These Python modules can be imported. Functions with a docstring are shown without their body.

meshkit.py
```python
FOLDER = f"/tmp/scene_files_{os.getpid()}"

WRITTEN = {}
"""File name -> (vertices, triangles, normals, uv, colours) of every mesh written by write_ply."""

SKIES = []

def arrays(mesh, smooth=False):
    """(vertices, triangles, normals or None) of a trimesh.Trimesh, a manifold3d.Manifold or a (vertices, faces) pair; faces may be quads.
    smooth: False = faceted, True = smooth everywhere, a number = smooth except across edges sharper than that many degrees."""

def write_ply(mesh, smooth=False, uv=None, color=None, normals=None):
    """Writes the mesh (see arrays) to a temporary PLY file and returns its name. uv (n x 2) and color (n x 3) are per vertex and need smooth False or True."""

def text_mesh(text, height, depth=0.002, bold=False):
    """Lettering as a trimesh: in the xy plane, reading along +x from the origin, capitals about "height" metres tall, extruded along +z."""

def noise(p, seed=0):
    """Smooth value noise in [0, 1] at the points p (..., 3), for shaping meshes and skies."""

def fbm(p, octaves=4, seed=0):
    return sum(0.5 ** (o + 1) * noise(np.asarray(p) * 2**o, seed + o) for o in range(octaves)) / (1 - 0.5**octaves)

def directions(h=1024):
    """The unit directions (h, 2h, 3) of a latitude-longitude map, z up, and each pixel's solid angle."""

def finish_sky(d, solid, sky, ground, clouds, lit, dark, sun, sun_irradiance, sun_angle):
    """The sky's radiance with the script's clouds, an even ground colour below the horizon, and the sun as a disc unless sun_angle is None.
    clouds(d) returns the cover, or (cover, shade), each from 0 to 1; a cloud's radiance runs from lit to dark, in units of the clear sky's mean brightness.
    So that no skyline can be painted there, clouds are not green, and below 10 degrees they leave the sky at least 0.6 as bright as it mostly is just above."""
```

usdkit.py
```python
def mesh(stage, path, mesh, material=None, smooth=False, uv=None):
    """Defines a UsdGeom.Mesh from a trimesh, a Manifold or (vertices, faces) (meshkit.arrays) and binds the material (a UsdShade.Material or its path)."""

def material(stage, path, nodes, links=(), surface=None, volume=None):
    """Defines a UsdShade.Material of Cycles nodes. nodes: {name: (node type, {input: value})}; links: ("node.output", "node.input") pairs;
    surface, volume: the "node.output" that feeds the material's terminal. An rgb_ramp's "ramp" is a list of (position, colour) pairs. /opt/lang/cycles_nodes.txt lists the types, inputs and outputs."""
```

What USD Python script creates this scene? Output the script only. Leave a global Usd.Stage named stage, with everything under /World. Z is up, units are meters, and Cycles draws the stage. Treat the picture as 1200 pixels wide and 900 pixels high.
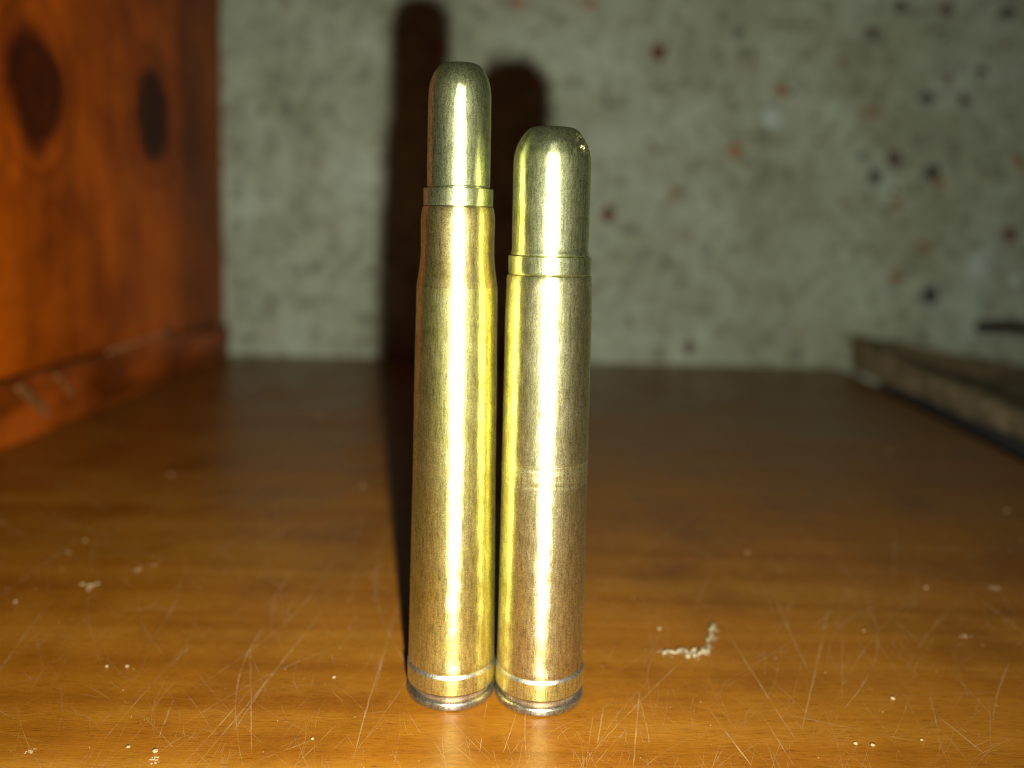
import math, random
import numpy as np, trimesh, usdkit, meshkit
from pxr import Usd, UsdGeom, UsdLux, UsdShade, Gf, Sdf

stage = Usd.Stage.CreateInMemory()
UsdGeom.SetStageUpAxis(stage, 'Z'); UsdGeom.SetStageMetersPerUnit(stage, 1.0)
UsdGeom.Xform.Define(stage, '/World'); UsdGeom.Scope.Define(stage, '/World/Looks')
MM = 0.001
rng = np.random.default_rng(7); random.seed(7)

# ---------------------------------------------------------------- camera, flash, exposure
R_ = np.array([0.999765, 0.00211, 0.021595]); U_ = np.array([-0.021698, 0.097223, 0.995026]); F_ = np.array([0.0, 0.99526, -0.097246])
CAM = np.array([0, 0, 71.373])
FLASH = CAM + 7.9 * R_ - 13.3 * U_          # the phone's flash sits beside and below its lens
FLASH_INTENSITY, FLASH_RADIUS, EXPOSURE = 32000.0, 1.7, 0.0
FLASH_YAW, FLASH_UP = 15.0, 7.0             # degrees its beam points left of and above the lens axis

def pose(p):
    m = Gf.Matrix4d(1.0)
    for i, a in enumerate((R_, U_, -F_)):
        m.SetRow(i, Gf.Vec4d(*map(float, a), 0))
    m.SetRow(3, Gf.Vec4d(*(float(x) * MM for x in p), 1))
    return m

cam = UsdGeom.Camera.Define(stage, '/World/camera')
cam.AddTransformOp().Set(pose(CAM))
cam.CreateHorizontalApertureAttr(36.0); cam.CreateVerticalApertureAttr(27.0)
cam.CreateFocalLengthAttr(989.085 / 1200 * 36)
cam.CreateVerticalApertureOffsetAttr(-(450 - 362.75) / 1200 * 36)
cam.CreateClippingRangeAttr(Gf.Vec2f(0.005, 20.0))
cam.CreateFStopAttr(29.67 / 3.0); cam.CreateFocusDistanceAttr(0.1175)
cam.CreateExposureAttr(EXPOSURE)
flash = UsdLux.DiskLight.Define(stage, '/World/flash')
flash.AddTransformOp().Set(Gf.Matrix4d().SetRotate(Gf.Rotation(Gf.Vec3d(0, 1, 0), FLASH_YAW)) * Gf.Matrix4d().SetRotate(Gf.Rotation(Gf.Vec3d(1, 0, 0), FLASH_UP)) * pose(FLASH))
flash.CreateRadiusAttr(FLASH_RADIUS * MM); flash.CreateIntensityAttr(FLASH_INTENSITY); flash.CreateColorAttr(Gf.Vec3f(1.0, 0.99, 0.95))

# ---------------------------------------------------------------- helpers
taken = {}
def numbered(parent, name):
    k = taken.get((parent, name), -1) + 1; taken[(parent, name)] = k
    return name if k == 0 else f'{name}_{k:03d}'
def path_of(parent): return '/World' if parent is None else str(parent.GetPath())
def obj(name, mesh, mat, parent=None, smooth=False):
    pp = path_of(parent); p = f'{pp}/{numbered(pp, name)}'
    if isinstance(mesh, (tuple, list)): v, f = mesh; mesh = (np.asarray(v, float) * MM, f)
    else: mesh = mesh.copy(); mesh.apply_scale(MM)
    return usdkit.mesh(stage, p, mesh, mat, smooth=smooth).GetPrim()
def thing(name, loc=(0, 0, 0)):
    x = UsdGeom.Xform.Define(stage, '/World/' + numbered('/World', name)); x.AddTranslateOp().Set(Gf.Vec3d(*(float(c) * MM for c in loc)))
    return x.GetPrim()
def tag(o, label=None, category=None, group=None, kind=None):
    for k, v in (('label', label), ('category', category), ('group', group), ('kind', kind)):
        if v: o.SetCustomDataByKey(k, v)
    return o
def mat(name, nodes, links, surface): return usdkit.material(stage, '/World/Looks/' + name, nodes, links, surface=surface)
def lathe(profile, n=160, wob=None):
    p = np.asarray(profile, float); a = np.linspace(0, 2 * np.pi, n, endpoint=False)
    r = np.repeat(p[:, 0][:, None], n, 1); z = np.repeat(p[:, 1][:, None], n, 1)
    if wob is not None: r = r + wob(z, np.repeat(a[None], len(p), 0), r)
    v = np.stack([r * np.cos(a), r * np.sin(a), z], -1).reshape(-1, 3)
    i, j = np.meshgrid(np.arange(len(p) - 1), np.arange(n), indexing='ij'); k = (j + 1) % n
    q = np.stack([i * n + j, i * n + k, (i + 1) * n + k, (i + 1) * n + j], -1).reshape(-1, 4)
    return v, np.vstack([q[:, [0, 1, 2]], q[:, [0, 2, 3]]])
def box(x0, x1, y0, y1, z0, z1):
    b = trimesh.creation.box((x1 - x0, y1 - y0, z1 - z0)); b.apply_translation(((x0 + x1) / 2, (y0 + y1) / 2, (z0 + z1) / 2)); return b
def grid_solid(P, Q):
    """closed slab between two grids of points of one shape (n, m, 3); P faces outwards"""
    n, m = P.shape[:2]; N = n * m
    idx = np.arange(N).reshape(n, m)
    q = np.stack([idx[:-1, :-1], idx[1:, :-1], idx[1:, 1:], idx[:-1, 1:]], -1).reshape(-1, 4)
    rim = np.concatenate([idx[0, :-1], idx[:-1, -1], idx[-1, :0:-1], idx[:0:-1, 0]])
    nx = np.roll(rim, -1)
    side = np.stack([rim, nx, nx + N, rim + N], -1)
    allq = np.vstack([q, q[:, ::-1] + N, side])
    return np.vstack([P.reshape(-1, 3), Q.reshape(-1, 3)]), np.vstack([allq[:, [0, 1, 2]], allq[:, [0, 2, 3]]])

# ---------------------------------------------------------------- materials
def brass(name, col, col2, r_sharp, aniso, r_broad, broad, sheen_band=None, brush=0.9, grit=(0.3, 1.3), tint=(0.95, 0.80, 0.72), dull=0.7):
    """turned and handled brass: a narrow streak along the axis (lathe marks run round it) over a broad worn sheen"""
    n = {'tc': ('texture_coordinate', {}),
         'map': ('mapping', {'scale': (1, 1, 0.12)}),
         'spot': ('noise_texture', {'scale': 260.0, 'detail': 5.0, 'roughness': 0.6}),
         'grain': ('noise_texture', {'scale': 6500.0, 'detail': 3.0, 'roughness': 0.7}),
         'brush': ('noise_texture', {'scale': 3600.0, 'detail': 3.0, 'roughness': 0.65}),
         'r1': ('rgb_ramp', {'ramp': [(0.3, col), (0.72, col2)]}),
         'r2': ('rgb_ramp', {'ramp': [(0.38, (grit[0],) * 3), (0.5, (0.9,) * 3), (0.62, (grit[1],) * 3)]}),
         'mul': ('mix', {'mix_type': 'multiply', 'fac': 0.85}),
         'hgt': ('math', {'math_type': 'add'}),
         'hb': ('math', {'math_type': 'multiply', 'value2': brush}),
         'bmp': ('bump', {'strength': 0.35, 'distance': 0.00006}),
         'tan': ('combine_xyz', {'x': 0.0, 'y': 0.0, 'z': 1.0}),
         'ro': ('map_range', {'from_min': 0.3, 'from_max': 0.7, 'to_min': r_sharp * 0.8, 'to_max': r_sharp * 1.25}),
         'a': ('glossy_bsdf', {'distribution': 'beckmann', 'anisotropy': -aniso}),
         'rbr': ('rgb_ramp', {'ramp': [(0.3, (0.5,) * 3), (0.5, (1,) * 3), (0.7, (1.22,) * 3)]}),
         'mulb': ('mix', {'mix_type': 'multiply', 'fac': 0.8}),
         'b': ('principled_bsdf', {'metallic': 1.0, 'roughness': r_broad}),
         'm': ('mix_closure', {'fac': broad})}
    l = [('tc.object', 'spot.vector'), ('tc.object', 'grain.vector'), ('tc.object', 'map.vector'), ('map.vector', 'brush.vector'),
         ('spot.fac', 'r1.fac'), ('grain.fac', 'r2.fac'), ('r1.color', 'mulb.color1'), ('brush.fac', 'rbr.fac'), ('rbr.color', 'mulb.color2'), ('mulb.color', 'mul.color1'), ('r2.color', 'mul.color2'),
         ('brush.fac', 'hb.value1'), ('hb.value', 'hgt.value1'), ('grain.fac', 'hgt.value2'), ('hgt.value', 'bmp.height'),
         ('spot.fac', 'ro.value'), ('ro.result', 'a.roughness'), ('tan.vector', 'a.tangent'),
         ('bmp.normal', 'a.normal'), ('bmp.normal', 'b.normal'), ('mul.color', 'a.color'), ('mul.color', 'b.base_color'),
         ('a.BSDF', 'm.closure1'), ('b.BSDF', 'm.closure2')]
    if sheen_band:        # (z0, z1) in mm: band dulled and reddened, painting in highlight fade and table reflection
        z0, z1 = (t * MM for t in sheen_band); w = 0.007
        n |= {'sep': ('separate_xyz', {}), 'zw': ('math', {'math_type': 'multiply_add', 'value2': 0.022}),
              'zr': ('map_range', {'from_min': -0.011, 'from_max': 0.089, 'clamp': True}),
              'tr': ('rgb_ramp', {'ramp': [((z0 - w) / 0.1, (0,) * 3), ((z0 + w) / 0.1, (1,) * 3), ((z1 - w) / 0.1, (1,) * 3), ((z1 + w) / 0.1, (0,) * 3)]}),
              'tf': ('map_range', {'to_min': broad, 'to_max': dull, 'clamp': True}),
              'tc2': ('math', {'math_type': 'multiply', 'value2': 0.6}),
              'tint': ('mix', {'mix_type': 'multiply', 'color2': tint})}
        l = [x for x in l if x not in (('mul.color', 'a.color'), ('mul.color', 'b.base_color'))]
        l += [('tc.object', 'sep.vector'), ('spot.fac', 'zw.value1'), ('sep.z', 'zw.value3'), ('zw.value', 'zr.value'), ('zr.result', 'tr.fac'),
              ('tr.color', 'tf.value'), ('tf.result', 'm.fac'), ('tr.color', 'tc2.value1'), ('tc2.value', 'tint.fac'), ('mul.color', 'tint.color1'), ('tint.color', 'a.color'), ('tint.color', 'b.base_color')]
    return mat(name, n, l, 'm.closure')
M = {}
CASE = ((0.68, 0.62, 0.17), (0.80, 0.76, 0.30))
M['case'] = brass('brass_case', *CASE, 0.325, 0.58, 0.52, 0.22, sheen_band=(18, 30), grit=(0.42, 1.25), dull=0.55)  # band paints the mid-case highlight fade into the brass
M['case_stain_reflect'] = brass('brass_case_stain_reflect', (0.66, 0.62, 0.26), (0.78, 0.75, 0.40), 0.325, 0.58, 0.52, 0.22, sheen_band=(9, 33), grit=(0.38, 1.28), tint=(0.80, 0.56, 0.34), dull=0.42)  # low stain mixed with painted table reflection; paler base imitates reflected upper half
M['scuffed'] = brass('brass_scuffed', (0.60, 0.55, 0.22), (0.74, 0.70, 0.35), 0.36, 0.50, 0.55, 0.30, brush=0.3)
M['neck'] = brass('brass_annealed', (0.66, 0.53, 0.16), (0.78, 0.66, 0.26), 0.295, 0.60, 0.52, 0.22)
M['bullet'] = brass('brass_bullet', (0.59, 0.62, 0.27), (0.71, 0.73, 0.38), 0.275, 0.60, 0.55, 0.19)
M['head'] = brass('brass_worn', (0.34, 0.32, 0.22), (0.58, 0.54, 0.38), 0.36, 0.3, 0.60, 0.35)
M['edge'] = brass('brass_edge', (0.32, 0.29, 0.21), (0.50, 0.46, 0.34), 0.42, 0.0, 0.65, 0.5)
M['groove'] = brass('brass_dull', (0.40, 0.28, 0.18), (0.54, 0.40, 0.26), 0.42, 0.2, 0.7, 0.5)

def wood_table():
    n = {'g': ('geometry', {}),
         'm1': ('mapping', {'scale': (0.035, 1, 1)}), 'm2': ('mapping', {'scale': (0.15, 1, 1)}),
         'band': ('noise_texture', {'scale': 150.0, 'detail': 4.0, 'roughness': 0.6, 'distortion': 0.3}),
         'fine': ('noise_texture', {'scale': 2600.0, 'detail': 4.0, 'roughness': 0.7}),
         'cloud': ('noise_texture', {'scale': 38.0, 'detail': 6.0, 'roughness': 0.6}),
         'r1': ('rgb_ramp', {'ramp': [(0.28, (0.180, 0.062, 0.0035)), (0.42, (0.225, 0.080, 0.0048)), (0.56, (0.25, 0.096, 0.0065)), (0.75, (0.29, 0.122, 0.011))]}),
         'r2': ('rgb_ramp', {'ramp': [(0.30, (0.35, 0.26, 0.2)), (0.42, (0.85, 0.82, 0.8)), (0.62, (1, 1, 1)), (0.76, (1.25, 1.3, 1.4))]}),
         'mul': ('mix', {'mix_type': 'multiply', 'fac': 0.75}),
         'cl': ('rgb_ramp', {'ramp': [(0.32, (0.70, 0.62, 0.55)), (0.5, (1, 1, 1)), (0.68, (1.16, 1.2, 1.25))]}), 'mcl': ('mix', {'mix_type': 'multiply', 'fac': 0.9}),
         'rc': ('rgb_ramp', {'ramp': [(0.35, (0.24,) * 3), (0.65, (0.40,) * 3)]}),
         'bmp': ('bump', {'strength': 0.6, 'distance': 0.00010}),
         'p': ('principled_bsdf', {'roughness': 0.3, 'ior': 1.3, 'specular_ior_level': 0.5})}
    l = [('g.position', 'm1.vector'), ('g.position', 'm2.vector'), ('g.position', 'cloud.vector'), ('m1.vector', 'band.vector'), ('m2.vector', 'fine.vector'),
         ('band.fac', 'r1.fac'), ('fine.fac', 'r2.fac'), ('r1.color', 'mul.color1'), ('r2.color', 'mul.color2'), ('mul.color', 'mcl.color1'), ('cloud.fac', 'cl.fac'), ('cl.color', 'mcl.color2'), ('mcl.color', 'p.base_color'),
         ('cloud.fac', 'rc.fac'), ('rc.color', 'p.roughness'), ('fine.fac', 'bmp.height'), ('bmp.normal', 'p.normal')]
    return mat('table_wood', n, l, 'p.BSDF')
M['table'] = wood_table()

def pine(name, tone, knots, along=(1, 1, 0.14), low=0.6):
    """varnished pine seen on the face of the panel: grain runs up (z), bends round each knot; knots = (y, z, ry, rz) in mm"""
    n = {'g': ('geometry', {}), 'm1': ('mapping', {'scale': along}),
         'grain': ('noise_texture', {'scale': 70.0, 'detail': 4.0, 'roughness': 0.55, 'distortion': 0.8}),
         'fine': ('noise_texture', {'scale': 900.0, 'detail': 3.0, 'roughness': 0.6}),
         'r1': ('rgb_ramp', {'ramp': [(0.28, tuple(c * low for c in tone)), (0.45, tuple(c * (0.4 + 0.7 * low) for c in tone)), (0.6, tone), (0.78, tuple(min(c * 1.2, 1) for c in tone))]}),
         'p': ('principled_bsdf', {'roughness': 0.35, 'specular_ior_level': 0.1}),
         'wn': ('noise_texture', {'scale': 45.0, 'detail': 3.0}),
         'mo': ('noise_texture', {'scale': 24.0, 'detail': 5.0, 'roughness': 0.6}), 'mr': ('rgb_ramp', {'ramp': [(0.34, (0.45, 0.38, 0.32)), (0.52, (0.95, 0.95, 0.95)), (0.68, (1.2, 1.25, 1.3))]}), 'mm': ('mix', {'mix_type': 'multiply', 'fac': 0.9})}
    l = [('g.position', 'm1.vector'), ('m1.vector', 'grain.vector'), ('m1.vector', 'fine.vector'), ('g.position', 'wn.vector'), ('grain.fac', 'r1.fac'), ('g.position', 'mo.vector'), ('mo.fac', 'mr.fac'), ('r1.color', 'mm.color1'), ('mr.color', 'mm.color2')]
    last = 'mm.color'
    for i, (y, z, ry, rz) in enumerate(knots):
        n[f'k{i}'] = ('mapping', {'location': (0, -y / ry, -z / rz), 'scale': (0, 1000 / ry, 1000 / rz)})
        n[f'w{i}'] = ('vector_math', {'vector_math_type': 'x'}) if False else ('math', {'math_type': 'multiply_add', 'value2': 0.7, 'value3': -0.33})
        n[f'd{i}'] = ('vector_math', {'math_type': 'length'})
        n[f's{i}'] = ('math', {'math_type': 'add'})
        d = 1 / 2.0
        n[f'c{i}'] = ('rgb_ramp', {'ramp': [(0, (0.10, 0.08, 0.1)), (0.28, (0.16, 0.12, 0.12)), (0.40, (0.11, 0.08, 0.09)), (0.48, (0.26, 0.2, 0.18)), (0.60, (0.74, 0.70, 0.66)), (0.70, (0.88, 0.85, 0.82)), (0.77, (0.62, 0.54, 0.48)), (0.86, (0.95, 0.95, 0.95)), (1, (1, 1, 1))]})
        n[f'h{i}'] = ('math', {'math_type': 'multiply', 'value2': 0.5})
        n[f'x{i}'] = ('mix', {'mix_type': 'multiply', 'fac': 1.0})
        l += [('g.position', f'k{i}.vector'), (f'k{i}.vector', f'd{i}.vector1'), ('wn.fac', f'w{i}.value1'), (f'd{i}.value', f's{i}.value1'), (f'w{i}.value', f's{i}.value2'),
              (f's{i}.value', f'h{i}.value1'), (f'h{i}.value', f'c{i}.fac'), (last, f'x{i}.color1'), (f'c{i}.color', f'x{i}.color2')]
        last = f'x{i}.color'
    n['bmp'] = ('bump', {'strength': 0.3, 'distance': 0.0003})
    l += [(last, 'p.base_color'), ('fine.fac', 'bmp.height'), ('bmp.normal', 'p.normal')]
    return mat(name, n, l, 'p.BSDF')
M['panel'] = pine('pine_panel', (0.54, 0.102, 0.001), [(281, 113, 15, 18.5), (367, 114.5, 15, 19.5)])
M['batten'] = pine('pine_batten', (0.42, 0.085, 0.006), [], along=(1, 0.22, 1), low=0.16)
M['dark_end'] = pine('pine_dark', (0.30, 0.056, 0.0007), [])

def concrete():
    n = {'g': ('geometry', {}),
         'a': ('noise_texture', {'scale': 26.0, 'detail': 6.0, 'roughness': 0.62}),
         'b': ('noise_texture', {'scale': 120.0, 'detail': 5.0, 'roughness': 0.65}),
         'c': ('noise_texture', {'scale': 900.0, 'detail': 3.0, 'roughness': 0.7}),
         'v': ('voronoi_texture', {'scale': 95.0}),
         'ra': ('rgb_ramp', {'ramp': [(0.30, (0.27, 0.285, 0.18)), (0.5, (0.355, 0.39, 0.255)), (0.68, (0.43, 0.49, 0.345))]}),
         'rb': ('rgb_ramp', {'ramp': [(0.30, (0.42, 0.40, 0.37)), (0.47, (1, 1, 1)), (0.7, (1.2, 1.24, 1.26))]}),
         'rv': ('rgb_ramp', {'ramp': [(0.0, (0.62, 0.55, 0.5)), (0.16, (0.9, 0.88, 0.86)), (0.3, (1, 1, 1))]}),
         'm1': ('mix', {'mix_type': 'multiply', 'fac': 1.0}), 'm2': ('mix', {'mix_type': 'multiply', 'fac': 0.7}),
         'bs': ('math', {'math_type': 'multiply_add', 'value2': 0.25}),
         'bmp': ('bump', {'strength': 0.6, 'distance': 0.001}),
         'p': ('principled_bsdf', {'roughness': 0.8, 'specular_ior_level': 0.3})}
    l = [('g.position', x + '.vector') for x in 'abcv'] + [('a.fac', 'ra.fac'), ('b.fac', 'rb.fac'), ('v.distance', 'rv.fac'),
         ('ra.color', 'm1.color1'), ('rb.color', 'm1.color2'), ('m1.color', 'm2.color1'), ('rv.color', 'm2.color2'), ('m2.color', 'p.base_color'),
         ('c.fac', 'bs.value1'), ('b.fac', 'bs.value3'), ('bs.value', 'bmp.height'), ('bmp.normal', 'p.normal')]
    return mat('concrete', n, l, 'p.BSDF')
M['concrete'] = concrete()
def plain(name, c, c2, scale=900.0, rough=0.75, bump=0.0002, spec=0.3, metallic=0.0):
    n = {'g': ('geometry', {}), 'n': ('noise_texture', {'scale': scale, 'detail': 4.0, 'roughness': 0.65}), 'r': ('rgb_ramp', {'ramp': [(0.3, c), (0.7, c2)]}),
         'b': ('bump', {'strength': 0.5, 'distance': bump}), 'p': ('principled_bsdf', {'roughness': rough, 'specular_ior_level': spec, 'metallic': metallic})}
    return mat(name, n, [('g.position', 'n.vector'), ('n.fac', 'r.fac'), ('r.color', 'p.base_color'), ('n.fac', 'b.height'), ('b.normal', 'p.normal')], 'p.BSDF')
CH = {'r': ('chip_dark_red', (0.108, 0.032, 0.02), (0.158, 0.05, 0.029)), 'o': ('chip_orange', (0.302, 0.158, 0.065), (0.374, 0.216, 0.101)), 'b': ('chip_dark_brown', (0.086, 0.065, 0.043), (0.13, 0.094, 0.061)),
      'k': ('chip_black', (0.043, 0.047, 0.036), (0.079, 0.079, 0.061)), 'g': ('chip_dark_grey', (0.173, 0.194, 0.13), (0.23, 0.252, 0.173)), 't': ('chip_tan', (0.259, 0.173, 0.079), (0.331, 0.23, 0.122)), 'w': ('chip_pale', (0.42, 0.5, 0.38), (0.54, 0.62, 0.5))}
for k, (nm, a, b) in CH.items(): M['chip' + k] = plain(nm, a, b, 400.0)
M['board'] = plain('weathered_wood', (0.09, 0.065, 0.03), (0.40, 0.31, 0.16), 110.0, 0.85, 0.0006)
M['void'] = plain('gap_shade', (0.03, 0.032, 0.03), (0.05, 0.05, 0.045), 200.0, 0.9)  # near-black colour standing in for shade inside the gaps
M['iron'] = plain('dark_iron', (0.012, 0.008, 0.006), (0.04, 0.02, 0.01), 500.0, 0.6)
M['crumb'] = plain('crumb', (0.26, 0.17, 0.07), (0.38, 0.28, 0.13), 1500.0, 0.6)
M['thread'] = plain('thread', (0.24, 0.19, 0.09), (0.38, 0.32, 0.17), 2500.0, 0.8)
M['residue'] = plain('residue', (0.26, 0.16, 0.06), (0.42, 0.30, 0.15), 1800.0, 0.8)
M['tan_paint'] = plain('tan_paint', (0.24, 0.085, 0.018), (0.30, 0.14, 0.04), 300.0, 0.6)
M['tan_light'] = plain('light_tan_streak', (0.46, 0.20, 0.07), (0.55, 0.28, 0.12), 300.0, 0.6)  # lighter tan for the streak along the batten top
def scratch_mat(name, col, cover):
    n = {'g': ('geometry', {}), 'n': ('noise_texture', {'scale': 170.0, 'detail': 5.0, 'roughness': 0.7}),
         'mr': ('map_range', {'from_min': 0.36, 'from_max': 0.66, 'to_min': 0.0, 'to_max': cover, 'clamp': True}),
         't': ('transparent_bsdf', {}), 'p': ('principled_bsdf', {'base_color': col, 'roughness': 0.55}), 'm': ('mix_closure', {})}
    return mat(name, n, [('g.position', 'n.vector'), ('n.fac', 'mr.value'), ('mr.result', 'm.fac'), ('t.BSDF', 'm.closure1'), ('p.BSDF', 'm.closure2')], 'm.closure')
M['scratch'] = scratch_mat('scratch_pale', (0.55, 0.36, 0.15), 0.55)
M['scratch_faint'] = scratch_mat('scratch_faint', (0.50, 0.30, 0.12), 0.5)

# ---------------------------------------------------------------- setting
SCRATCHES=[
 [(-116.6,198.9),(-80.9,180.4)],
 [(-95.1,152.5),(-95.6,167.8),(-95.5,183.2)],
 [(-79.3,126.5),(-82.5,139.0),(-84.9,153.0)],
 [(-54.9,104.1),(-54.2,124.3),(-51.7,142.0)],
 [(-42.1,104.5),(-38.5,124.9)],
 [(-40.2,104.6),(-36.1,132.1),(-33.1,155.6)],
 [(-34.1,104.6),(-42.7,135.4),(-43.0,154.0)],
 [(-33.8,107.3),(-42.7,135.4)],
 [(-38.1,107.2),(-36.8,128.3)],
 [(-47.6,110.7),(-49.3,119.7)],
 [(-46.3,111.3),(-38.9,124.9),(-28.2,136.9)],
 [(-33.9,104.8),(-26.3,110.7)],
 [(-27.2,105.0),(-23.6,114.8)],
 [(39.8,146.2),(41.5,113.1)],
 [(65.4,163.2),(43.4,116.0)],
 [(70.5,157.0),(67.2,146.4),(63.6,138.0),(57.6,128.8),(51.7,121.4)],
 [(62.5,145.3),(61.2,131.6)],
 [(70.6,200.4),(71.1,187.7)],
 [(72.4,182.7),(71.6,160.8),(73.6,136.7),(73.3,119.3)],
 [(95.1,201.9),(87.1,183.5),(79.6,168.1)],
 [(38.4,120.2),(39.3,107.3)],
 [(42.0,119.4),(59.0,113.1)],
 [(61.8,148.5),(52.2,123.7)],
 [(85.2,136.1),(73.2,119.9)],
 [(66.8,126.0),(62.8,115.3)],
 [(69.6,136.6),(75.5,137.7),(79.6,137.3)],
 [(65.0,119.6),(66.9,110.9)],
 [(94.1,160.8),(94.0,146.7)],
 [(100.8,191.0),(110.5,174.0)],
 [(30.8,136.0),(21.3,122.7),(10.8,106.9)],
 [(21.1,124.6),(17.5,106.0)],
 [(15.0,120.0),(13.2,111.1)],
 [(20.8,122.0),(20.5,111.4)],
 [(-2.5,121.1),(-3.1,108.6)],
 [(1.9,118.3),(0.1,108.7)],
 [(3.3,118.2),(3.2,108.8)],
 [(-20.9,150.1),(-20.0,130.8),(-19.7,123.3)],
 [(-20.1,156.2),(-20.2,118.6),(-19.9,105.3)],
 [(58.2,181.9),(58.1,172.5)],
 [(53.6,163.9),(51.2,145.7),(49.9,131.1)],
 [(40.0,185.9),(50.5,174.4)],
 [(-55.4,180.4),(-50.2,197.1)],
 [(-125.7,226.3),(-96.9,200.2)],
 [(-63.9,172.7),(-59.7,188.0)],
 [(30.8,120.6),(33.5,107.1)],
 [(45.6,142.3),(42.4,130.8)],
]
THREAD=[(26.75,136.15),(27.87,136.77),(28.69,136.52),(29.88,137.43),(30.70,137.18),(30.64,135.46),(31.61,136.64),(32.59,137.84),(31.72,135.79),(32.94,136.13),(33.62,137.89),(34.17,136.47),(35.15,138.83),(35.41,141.24),(36.37,142.83),(36.66,144.73),(37.66,145.74),(37.98,147.73)]
CRUMBS=[(27.7,145.3,0.48),(-39.7,224.7,0.69),(125.9,273.3,0.76),(-70.6,304.5,0.95),(-94.7,231.0,0.76),(-91.0,150.5,0.53),(49.6,112.2,0.50),(51.9,111.9,0.50),(59.5,113.5,0.39),(-50.7,107.9,0.48),(-46.7,107.1,0.59),(-63.5,128.5,0.43),(-60.3,128.6,0.43),(60.1,124.0,0.56),(64.8,146.3,0.32),(85.4,165.5,0.56),(53.7,182.1,0.58),(-93.6,181.2,0.52),(-93.7,174.3,0.40),(-26.4,110.7,0.35),(-26.8,126.7,0.39),(130.6,214.9,0.76)]
SMUDGES=[(-80.9,158.6,2.52),(-75.5,166.3,1.29),(-72.9,169.0,1.12),(-63.4,106.9,1.01),(-46.3,105.6,1.05),(100.6,166.2,1.57),(82.6,145.5,1.18)]
CHIPS=[(73.3,162.9,4.5,5.0,'r'),(137.1,145.6,4.1,4.5,'o'),(115.0,113.6,4.5,5.0,'o'),(49.4,79.7,4.1,4.5,'r'),(182.3,175.2,3.6,4.1,'b'),(189.2,101.4,4.1,4.1,'k'),(198.4,111.4,4.5,5.4,'b'),(219.5,104.7,4.1,4.5,'k'),(213.7,142.5,4.5,3.6,'k'),(233.4,142.0,3.2,3.6,'b'),(180.9,112.8,2.7,2.7,'g'),(114.4,173.3,3.6,4.1,'g'),(116.3,162.1,3.2,3.6,'g'),(184.9,134.9,5.4,3.6,'t'),(222.7,40.0,4.5,6.4,'k'),(262.4,73.1,4.1,4.5,'r'),(247.9,56.0,7.7,9.1,'w'),(267.4,49.2,4.1,4.1,'w'),(203.9,49.2,5.9,3.6,'t'),(217.3,65.3,5.4,4.1,'t'),(95.7,9.2,3.6,4.1,'b'),(102.6,59.7,3.2,3.2,'g'),(224.3,100.0,3.2,2.7,'o'),(264.3,111.0,3.6,4.1,'o'),(36.2,187.1,4.1,3.2,'o'),(0.1,186.3,4.1,3.2,'o'),(-110.2,119.3,3.2,3.6,'g'),(69.6,58.5,3.2,3.2,'g'),(167.7,160.6,2.7,2.7,'t'),(84.1,90.7,3.6,3.2,'t'),(221.2,187.6,4.1,3.6,'b'),(196.9,188.8,3.6,4.1,'b'),(224.5,153.1,2.7,2.7,'r'),(202.3,87.5,2.7,4.1,'t'),(133.8,131.1,7.3,6.4,'w'),(252.1,186.9,4.5,3.6,'k'),(241.1,157.8,3.6,2.7,'b'),(-139.8,9.6,2.7,2.7,'g')]

WALL_Y = 449.0
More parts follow.
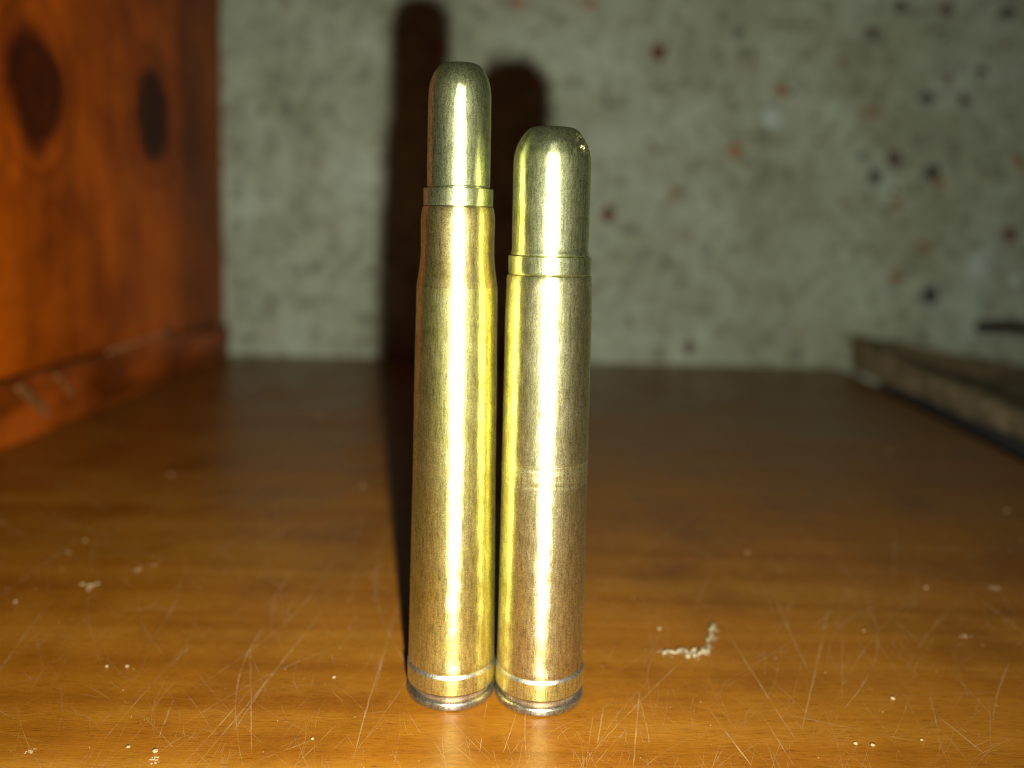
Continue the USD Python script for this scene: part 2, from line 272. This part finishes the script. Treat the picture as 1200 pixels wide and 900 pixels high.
# table top: right edge runs from x=145 (near) to 176 (far)
ys = np.linspace(66, WALL_Y - 2.0, 40); ex = 166 + (ys - 266) * 0.0553
def edge_round(side):
    out = []
    for dx, dz in ((0, -20), (0, -1.2), (-0.35, -0.35), (-1.2, 0)): out.append((dx, dz))
    return out
prof = []
for y, e in zip(ys, ex): prof.append([(-160.5, y, -20), (-160.5, y, 0)] + [(e + dx, y, dz) for dx, dz in edge_round(1)[::-1]])
P = np.array(prof)                                   # ring profile per y
n_, m_ = P.shape[:2]; idx = np.arange(n_ * m_).reshape(n_, m_)
fq = []
for i in range(n_ - 1):
    for j in range(m_): k = (j + 1) % m_; fq.append((idx[i, j], idx[i + 1, j], idx[i + 1, k], idx[i, k]))
fq = np.array(fq); tri = np.vstack([fq[:, [0, 2, 1]], fq[:, [0, 3, 2]]])
caps = np.array([(idx[0, 0], idx[0, j], idx[0, j + 1]) for j in range(1, m_ - 1)] + [(idx[-1, 0], idx[-1, j + 1], idx[-1, j]) for j in range(1, m_ - 1)])
tm = trimesh.Trimesh(P.reshape(-1, 3), np.vstack([tri, caps]), process=False); trimesh.repair.fix_normals(tm)
table = thing('table_top')
tag(table, 'scratched golden brown wooden table top under the two brass cartridges', 'table top', kind='structure')
obj('wooden_board', tm, M['table'], table)

def ribbon(points, w, z=0.02, jitter=0.05, taper=True):
    p = np.asarray(points, float)
    if len(p) == 2: p = np.array([p[0], (p[0] + p[1]) / 2 + rng.normal(0, 0.006, 2) * np.linalg.norm(p[1] - p[0]), p[1]])
    s = np.r_[0, np.cumsum(np.linalg.norm(np.diff(p, axis=0), axis=1))]
    n = max(6, int(s[-1] / 1.2)); t = np.linspace(0, s[-1], n)
    from scipy.interpolate import PchipInterpolator
    q = np.stack([PchipInterpolator(s, p[:, k])(t) for k in range(2)], -1) + rng.normal(0, jitter, (n, 2)) * 0.5
    d = np.gradient(q, axis=0); d /= np.linalg.norm(d, axis=1, keepdims=True) + 1e-9; nn = np.stack([-d[:, 1], d[:, 0]], -1)
    u = np.linspace(0, 1, n); ww = w / 2 * (np.sin(np.pi * np.clip(u, 0.02, 0.98)) ** 0.5 if taper else 1) * (0.6 + 0.8 * rng.random(n))
    a, b = q + nn * ww[:, None], q - nn * ww[:, None]
    v = np.vstack([np.c_[a, np.full(n, z)], np.c_[b, np.full(n, z)]])
    i = np.arange(n - 1)
    return v, np.vstack([np.stack([i, i + n, i + 1], -1), np.stack([i + 1, i + n, i + n + 1], -1)])
for s in SCRATCHES:
    dist = np.mean([p[1] for p in s])
    obj('scratch', ribbon(s, (0.16 if dist < 150 else 0.5) * rng.uniform(0.7, 1.5), z=0.02), M['scratch'] if dist < 150 else M['scratch_faint'], table)
vs, fs, off = [], [], 0
for k_ in range(2050):
    y = 100 + 210 * rng.random() ** 1.8 if k_ < 1550 else rng.uniform(145, 340); x = rng.uniform(-0.62, 0.62) * y * 1.05
    if -17 < x < 13 and 116 < y < 133: continue
    a = rng.normal(math.pi / 2 - x / 130, 0.45) if rng.random() < 0.8 else rng.uniform(0, math.pi)
    L = rng.exponential(8 if k_ < 1550 else 22) + 1.5
    d = np.array([math.cos(a), math.sin(a)]) * L / 2
    bend = np.array([-d[1], d[0]]) * rng.normal(0, 0.12)
    c0 = np.array([x, y])
    v, f = ribbon([c0 - d, c0 + bend, c0 + d], rng.uniform(0.035, 0.09) * (y / 115) * (1 if k_ < 1550 else 2.2), z=0.012)
    vs.append(v); fs.append(f + off); off += len(v)
tag(obj('fine_scratches', (np.vstack(vs), np.vstack(fs)), M['scratch_faint'], table), kind='stuff')

wall = thing('concrete_wall')
tag(wall, 'grey green speckled concrete wall behind the table', 'wall', kind='structure')
obj('wall_face', box(-215, 345, WALL_Y, WALL_Y + 40, -44, 235), M['concrete'], wall)
def pebble(rx, ry, rz, seed, sub=2):
    m = trimesh.creation.icosphere(sub); v = m.vertices
    v = v * (0.72 + 0.56 * meshkit.noise(v * 1.3 + seed * 3.1, seed))[:, None] * (rx, ry, rz)
    return trimesh.Trimesh(v, m.faces, process=False)
for i, (x, z, a, b, k) in enumerate(CHIPS):
    m = pebble(a * 0.88, 0.9, b * 0.88, i); m.apply_translation((x, WALL_Y, z))
    obj('stone_chip', m, M['chip' + k], wall, smooth=True)
r2 = np.random.default_rng(31)
for i in range(95):
    x, z = r2.uniform(-150, 290), r2.uniform(4, 195)
    if r2.random() > 0.25 + 0.75 * max(0, (x + 20) / 300): continue
    s = r2.uniform(0.8, 1.7); k = r2.choice(list('rbkgttow'))
    m = pebble(s, 0.5, s * r2.uniform(0.7, 1.3), 100 + i, 1); m.apply_translation((x, WALL_Y, z))
    obj('stone_chip', m, M['chip' + k], wall, smooth=True)

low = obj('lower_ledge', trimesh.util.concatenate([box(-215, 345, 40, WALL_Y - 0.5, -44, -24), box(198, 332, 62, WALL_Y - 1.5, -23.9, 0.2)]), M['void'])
tag(low, 'ledge below the table, coloured dark as shade in the gap on the right', 'ledge', kind='structure')

# ---------------------------------------------------------------- wooden side panel on the left
def splay(m):        # the panel is not quite square to the wall
    m.vertices[:, 0] += 3.5 * (m.vertices[:, 1] - 258) / 191; return m
panel = thing('side_panel')
tag(panel, 'orange varnished pine panel with two dark knots standing left of the table', 'wooden panel')
obj('board', splay(box(-176, -157, 205, 392.0, 21.4, 205)), M['panel'], panel)
tag(obj('dark_end', splay(box(-176, -157.3, 392.3, WALL_Y - 1.0, 18.6, 205)), M['dark_end'], panel), 'darker brown end of the panel in the corner by the wall')  # far end of the same panel, toned darker as a separate box
obj('backing', splay(box(-176, -160.5, 205, WALL_Y - 1.2, 5, 60)), M['void'], panel)  # dark sheet added for the shaded gap line above the batten
yy = np.linspace(205, WALL_Y - 1.0, 110); prof = []
cross = [(-175, -22), (-155.2, -22), (-155.2, 0.3)]
for y in yy:
    t = 0.5 * (meshkit.noise(np.array([[y / 14, 0, 3.0]]), 5)[0] - 0.5)
    top = 20.3 + (1.2 if 318 < y < 372 else 0) * min(1, (y - 318) / 8, (372 - y) / 3) - (3.0 * min(1, (y - 372) / 30) if y > 372 else 0)
    prof.append([(-175, y, -22), (-155.4, y, -22), (-155.3 + t * 0.4, y, 1.0), (-154.6 + t, y, 7), (-154.6 + t, y, top - 5), (-155.2 + t, y, top - 1.6), (-156.4, y, top), (-175, y, top)])
P = np.array(prof); n_, m_ = P.shape[:2]; idx = np.arange(n_ * m_).reshape(n_, m_); fq = []
for i in range(n_ - 1):
    for j in range(m_): k = (j + 1) % m_; fq.append((idx[i, j], idx[i + 1, j], idx[i + 1, k], idx[i, k]))
fq = np.array(fq); caps = np.array([(idx[0, 0], idx[0, j], idx[0, j + 1]) for j in range(1, m_ - 1)] + [(idx[-1, 0], idx[-1, j + 1], idx[-1, j]) for j in range(1, m_ - 1)])
bm = trimesh.Trimesh(P.reshape(-1, 3), np.vstack([fq[:, [0, 1, 2]], fq[:, [0, 2, 3]], caps]), process=False); trimesh.repair.fix_normals(bm)
bat = obj('bottom_batten', splay(bm), M['batten'], panel, smooth=40)
tag(bat, 'dark red brown strip along the foot of the panel')
for (y0, z0, y1, z1, w) in ((262, 17.5, 276, 6.5, 1.7), (283, 17.5, 293, 9, 1.3), (318, 20.6, 370, 21.6, 0.8)):
    q = np.array([[-154.7, y0, z0], [-154.3, (y0 + y1) / 2, (z0 + z1) / 2 + 0.8], [-154.7, y1, z1]])
    pts = np.array([trimesh.creation.icosphere(1).vertices * (0.6, w * 1.3, w) * rng.uniform(0.6, 1.1) + q[0] * (1 - t) ** 2 + 2 * q[1] * t * (1 - t) + q[2] * t * t for t in np.linspace(0, 1, 14)])
    obj('pale_streak', splay(trimesh.util.concatenate([trimesh.convex.convex_hull(np.vstack([pts[i], pts[i + 1]])) for i in range(13)])), (M['tan_paint'] if w > 1 else M['tan_light']), bat, smooth=True)

# ---------------------------------------------------------------- weathered board and iron rod on the right
n_ = 70; m_ = 34
T = np.zeros((n_, m_, 3)); B = np.zeros_like(T)
for i, y in enumerate(np.linspace(60, 446, n_)):
    for j, u in enumerate(np.linspace(0, 1, m_)):
        x0 = 180 - (y - 290) * 0.012 + 2.2 * (meshkit.fbm(np.array([[y / 11, 0.3, 2.0]]), 3, 8)[0] - 0.5) + 2.5 * max(0, (y - 428) / 18) ** 2.2
        x = x0 + u * (330 - x0)
        s = np.clip((y - 250) / 195, -0.4, 1)
        edge = 8.4 + 10.2 * s
        z = edge - 0.16 * (x - x0) + 4.0 * (meshkit.fbm(np.array([[x / 16, y / 38, 1.0]]), 4, 4)[0] - 0.5)
        if u > 0: z -= 7.0 * np.clip((x - x0 - 13) / 9, 0, 1) * np.clip((438 - y) / 10, 0, 1)   # worn hollow behind the raised edge
        if u == 0: z -= 2.0
        T[i, j] = (x + (0.8 if u == 0 else 0) * -1, y, z); B[i, j] = (x + 1.5 * (u == 0), y, 0.5)
v, f = grid_solid(T, B); bm = trimesh.Trimesh(v, f, process=False); trimesh.repair.fix_normals(bm)
tag(obj('weathered_board', bm, M['board'], smooth=40), 'weathered grey brown board with raised pale edge beyond the right table edge', 'board')

rod_pts = []
rod = trimesh.creation.capsule(height=120, radius=3.1, count=(24, 12)); rod.apply_transform(trimesh.transformations.rotation_matrix(math.pi / 2, [0, 1, 0]))
rod.apply_translation(-rod.bounds.mean(0)); rod.vertices[:, 2] += 0.5 * (meshkit.noise(rod.vertices / 9.0, 2) - 0.5)
rod.apply_translation((247 + 62.7, WALL_Y - 2.2, 24.0))
tag(obj('iron_rod', rod, M['iron'], smooth=True), 'dark round ended iron rod lying against the wall above the weathered board', 'rod')

# ---------------------------------------------------------------- the two cartridges
def arc(p, q, bulge, n=10):
    """points from p to q bowed outwards"""
    p, q = np.array(p, float), np.array(q, float); t = np.linspace(0, 1, n)[:, None]; d = q - p
    return [tuple(x) for x in p + d * t + np.array([d[1], -d[0]]) * bulge * 4 * t * (1 - t)]
def dense(profile, step=0.6):
    out = [profile[0]]
    for a, b in zip(profile[:-1], profile[1:]):
        n = max(1, int(math.hypot(b[0] - a[0], b[1] - a[1]) / step)); out += [(a[0] + (b[0] - a[0]) * k / n, a[1] + (b[1] - a[1]) * k / n) for k in range(1, n + 1)]
    return out
def dents(seed, amp):
    def w(z, a, r):
        p = np.stack([np.cos(a) * 3, np.sin(a) * 3, z / 3.2], -1)
        return amp * (meshkit.fbm(p, 3, seed) - 0.5)
    return w
def head(t, seed):
    case_base = [(6.62, 5.45)]
    return None
def cartridge(loc, label, body, neck, bullet, band, seed, marks=None, nicks=None, brassy='case'):
    t = thing('rifle_cartridge', loc)
    tag(t, label, 'cartridge')
    def wob(z, a, r):
        d = dents(seed, 0.035)(z, a, r)
        return d + (marks(z, a) if marks is not None else 0)
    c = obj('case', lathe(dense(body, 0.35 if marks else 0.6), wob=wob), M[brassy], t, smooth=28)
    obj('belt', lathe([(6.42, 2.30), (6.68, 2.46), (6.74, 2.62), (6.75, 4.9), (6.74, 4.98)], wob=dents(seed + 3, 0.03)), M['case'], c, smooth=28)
    obj('belt_edge', lathe([(6.745, 4.985), (6.70, 5.12), (6.55, 5.42), (6.44, 5.5), (6.40, 5.42)], wob=dents(seed + 3, 0.04)), M['edge'], c, smooth=28)
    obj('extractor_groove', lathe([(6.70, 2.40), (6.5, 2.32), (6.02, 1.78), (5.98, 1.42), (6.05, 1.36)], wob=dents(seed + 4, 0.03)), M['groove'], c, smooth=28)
    obj('rim', lathe([(6.0, 1.40), (6.35, 1.34), (6.58, 1.22), (6.70, 1.06), (6.73, 0.9), (6.73, 0.42), (6.66, 0.22), (6.45, 0.06), (6.1, 0.005), (0.01, 0.005)], wob=dents(seed + 5, 0.05)), M['head'], c, smooth=28)
    if marks is not None: obj('scuffed_ring', lathe(dense([(6.40, 33.7), (6.437, 33.85), (6.432, 35.6), (6.428, 37.3), (6.39, 37.45)], 0.2), wob=lambda z, a, r: dents(seed, 0.035)(z, a, r) + marks(z, a)), M['scuffed'], c, smooth=28)
    if neck: obj('neck', lathe(dense(neck), wob=dents(seed, 0.03)), M['neck'], c, smooth=40)
    b = obj('bullet', lathe(dense(bullet, 0.3), wob=lambda z, a, r: dents(seed + 7, 0.03)(z, a, r) + (nicks(z, a) if nicks else 0)), M['bullet'], t, smooth=28)
    obj('driving_band', lathe(band, wob=dents(seed + 8, 0.02)), M['bullet'], b, smooth=28)
    return t
# taller, bottlenecked
nL = [(5.95, 62.5), (5.62, 64.8), (5.46, 66.2), (5.39, 67.2), (5.38, 69), (5.41, 71), (5.42, 72.3), (5.37, 73.0), (5.22, 73.85), (5.12, 74.1), (4.9, 74.1)]
bL = [(6.42, 5.36), (6.50, 5.62), (6.585, 6.1), (6.45, 18.9), (6.26, 33.5), (6.17, 47.9), (6.04, 56), (5.97, 62.0), (5.95, 62.5)]
oL = [(4.58, 73.0), (4.42, 76.76), (4.44, 76.92), (4.58, 77.1), (4.60, 80), (4.58, 86), (4.55, 89.2), (4.53, 90.1)] + [(4.46, 90.95), (4.33, 91.7), (4.08, 92.5), (3.74, 93.2), (3.32, 93.85), (2.88, 94.3), (2.5, 94.48), (2.1, 94.55), (0.01, 94.58)]
dL = [(4.75, 74.2), (5.02, 74.22), (5.07, 74.36), (5.09, 76.55), (5.05, 76.7), (4.9, 76.76), (4.40, 76.77)]
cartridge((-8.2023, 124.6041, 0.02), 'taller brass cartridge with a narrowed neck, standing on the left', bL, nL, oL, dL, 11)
# shorter, straight walled
bR = [(6.42, 5.36), (6.48, 5.62), (6.545, 6.1), (6.47, 19.5), (6.43, 34), (6.385, 48.3), (6.36, 59), (6.29, 63.3), (6.22, 64.1), (6.12, 64.42), (5.95, 64.46), (5.7, 64.46)]
oR = [(5.5, 63.9), (5.5, 67.30), (5.68, 67.42), (5.73, 67.62), (5.7, 67.85), (5.58, 68.2), (5.63, 70), (5.64, 77.2), (5.62, 80.6), (5.55, 81.6), (5.38, 82.35), (5.14, 83.1), (4.8, 83.8), (4.36, 84.5), (3.9, 85.1), (3.52, 85.45), (3.1, 85.63), (0.01, 85.68)]
dR = [(5.6, 64.5), (5.86, 64.52), (5.98, 64.68), (6.06, 64.95), (6.08, 67.1), (6.05, 67.22), (5.95, 67.28), (5.48, 67.3)]
def scuffed(z, a):
    w = np.exp(-((np.angle(np.exp(1j * (a + 0.55)))) / 0.42) ** 2) * np.clip((z - 81.2) / 0.6, 0, 1) * np.clip((85.3 - z) / 0.5, 0, 1)
    return -1.1 * w * np.clip(meshkit.noise(np.stack([np.cos(a) * 12, np.sin(a) * 12, z * 2.2], -1), 6) - 0.35, 0, 1)
def knurl(z, a):
    band = np.clip((z - 33.6) / 0.5, 0, 1) * np.clip((37.6 - z) / 0.5, 0, 1)
    up = np.clip((z - 61.5) / 1.0, 0, 1) * np.clip((64.2 - z) / 0.3, 0, 1)
    n = meshkit.noise(np.stack([np.cos(a) * 2, np.sin(a) * 2, z * 2.4], -1), 3) - 0.5
    n2 = meshkit.noise(np.stack([np.cos(a) * 5, np.sin(a) * 5, z * 1.6], -1), 9) - 0.5
    return 0.06 * band * n + 0.045 * band * n2 + 0.10 * up * n2 - 0.05 * np.exp(-((z - 36.9) / 0.25) ** 2) - 0.05 * np.exp(-((z - 34.4) / 0.2) ** 2)
cartridge((5.3878, 123.7518, 0.02), 'shorter straight walled brass cartridge with a fatter bullet, standing on the right', bR, None, oR, dR, 41, knurl, scuffed, 'case_stain_reflect')

# ---------------------------------------------------------------- small debris on the table
for i, (x, y, r) in enumerate(CRUMBS):
    m = pebble(r * .62, r * 0.5, r * 0.4, 300 + i, 2); m.apply_translation((x, y, r * 0.45))
    tag(obj('crumb', m, M['crumb'], smooth=True), 'tiny pale crumb lying on the scratched table top', 'crumb', 'pale crumbs scattered on the table')
for i, (x, y, r) in enumerate(SMUDGES):
    parts = []
    for k in range(16):
        a, d = rng.uniform(0, 2 * math.pi), abs(rng.normal(0, 0.5)); q = r * rng.uniform(0.05, 0.16)
        m = pebble(q, q, q * 0.5, 500 + 20 * i + k, 1); m.apply_translation((x + r * d * math.cos(a), y + 0.8 * r * d * math.sin(a), q * 0.25)); parts.append(m)
    tag(obj('residue_flake', trimesh.util.concatenate(parts), M['residue'], smooth=True), 'small smear of pale flaky residue on the scratched table top', 'residue', 'pale residue smears on the table')
th = np.array(THREAD, float); parts = []
t = np.linspace(0, len(th) - 1, 90); cx = np.interp(t, np.arange(len(th)), th[:, 0]); cy = np.interp(t, np.arange(len(th)), th[:, 1])
cz = 0.35 + 0.2 * np.sin(t * 2.1); cx = cx + 0.22 * np.sin(t * 9); cy = cy + 0.22 * np.cos(t * 9)
def tube(pts, rad, k=6):
    pts = np.asarray(pts); d = np.gradient(pts, axis=0); d /= np.linalg.norm(d, axis=1, keepdims=True) + 1e-9
    s = np.cross(d, [0, 0, 1.0]); s /= np.linalg.norm(s, axis=1, keepdims=True) + 1e-9; u = np.cross(s, d)
    a = np.linspace(0, 2 * np.pi, k, endpoint=False); rr = np.broadcast_to(rad, len(pts))
    v = (pts[:, None] + rr[:, None, None] * (np.cos(a)[None, :, None] * s[:, None] + np.sin(a)[None, :, None] * u[:, None])).reshape(-1, 3)
    i, j = np.meshgrid(np.arange(len(pts) - 1), np.arange(k), indexing='ij'); q = (j + 1) % k
    return v, np.vstack([np.stack([i * k + j, i * k + q, (i + 1) * k + q], -1).reshape(-1, 3), np.stack([i * k + j, (i + 1) * k + q, (i + 1) * k + j], -1).reshape(-1, 3)])
v0, f0 = tube(np.stack([cx, cy, cz], -1), 0.2 + 0.12 * np.sin(t * 5)); vs, fs, off = [v0], [f0], len(v0)
for k in range(60):
    i = rng.integers(0, len(t)); a = rng.uniform(0, 2 * math.pi); L = rng.uniform(0.5, 1.6)
    p = np.array([[cx[i] + L * u * math.cos(a + u), cy[i] + L * u * math.sin(a + u), max(0.06, cz[i] * (1 - u) + 0.08)] for u in np.linspace(0, 1, 5)])
    v, f = tube(p, 0.05, 4); vs.append(v); fs.append(f + off); off += len(v)
tag(obj('thread_scrap', (np.vstack(vs), np.vstack(fs)), M['thread'], smooth=True), 'pale twisted scrap of fluff on the table right of the cartridges', 'thread scrap')
parts = []
for i in range(240):
    y = 98 + 210 * rng.random() ** 1.7; side = rng.choice([-1, 1], p=[0.55, 0.45]); x = side * y * 0.62 * rng.random() ** 0.6
    if -17 < x < 13 and 114 < y < 134: continue
    q = rng.uniform(0.03, 0.09) * (y / 120); m = trimesh.creation.icosphere(0); m.apply_scale(q); m.apply_translation((x, y, q * 0.5)); parts.append(m)
tag(obj('dust', trimesh.util.concatenate(parts), M['crumb']), 'fine pale dust specks over the table top', 'dust', kind='stuff')
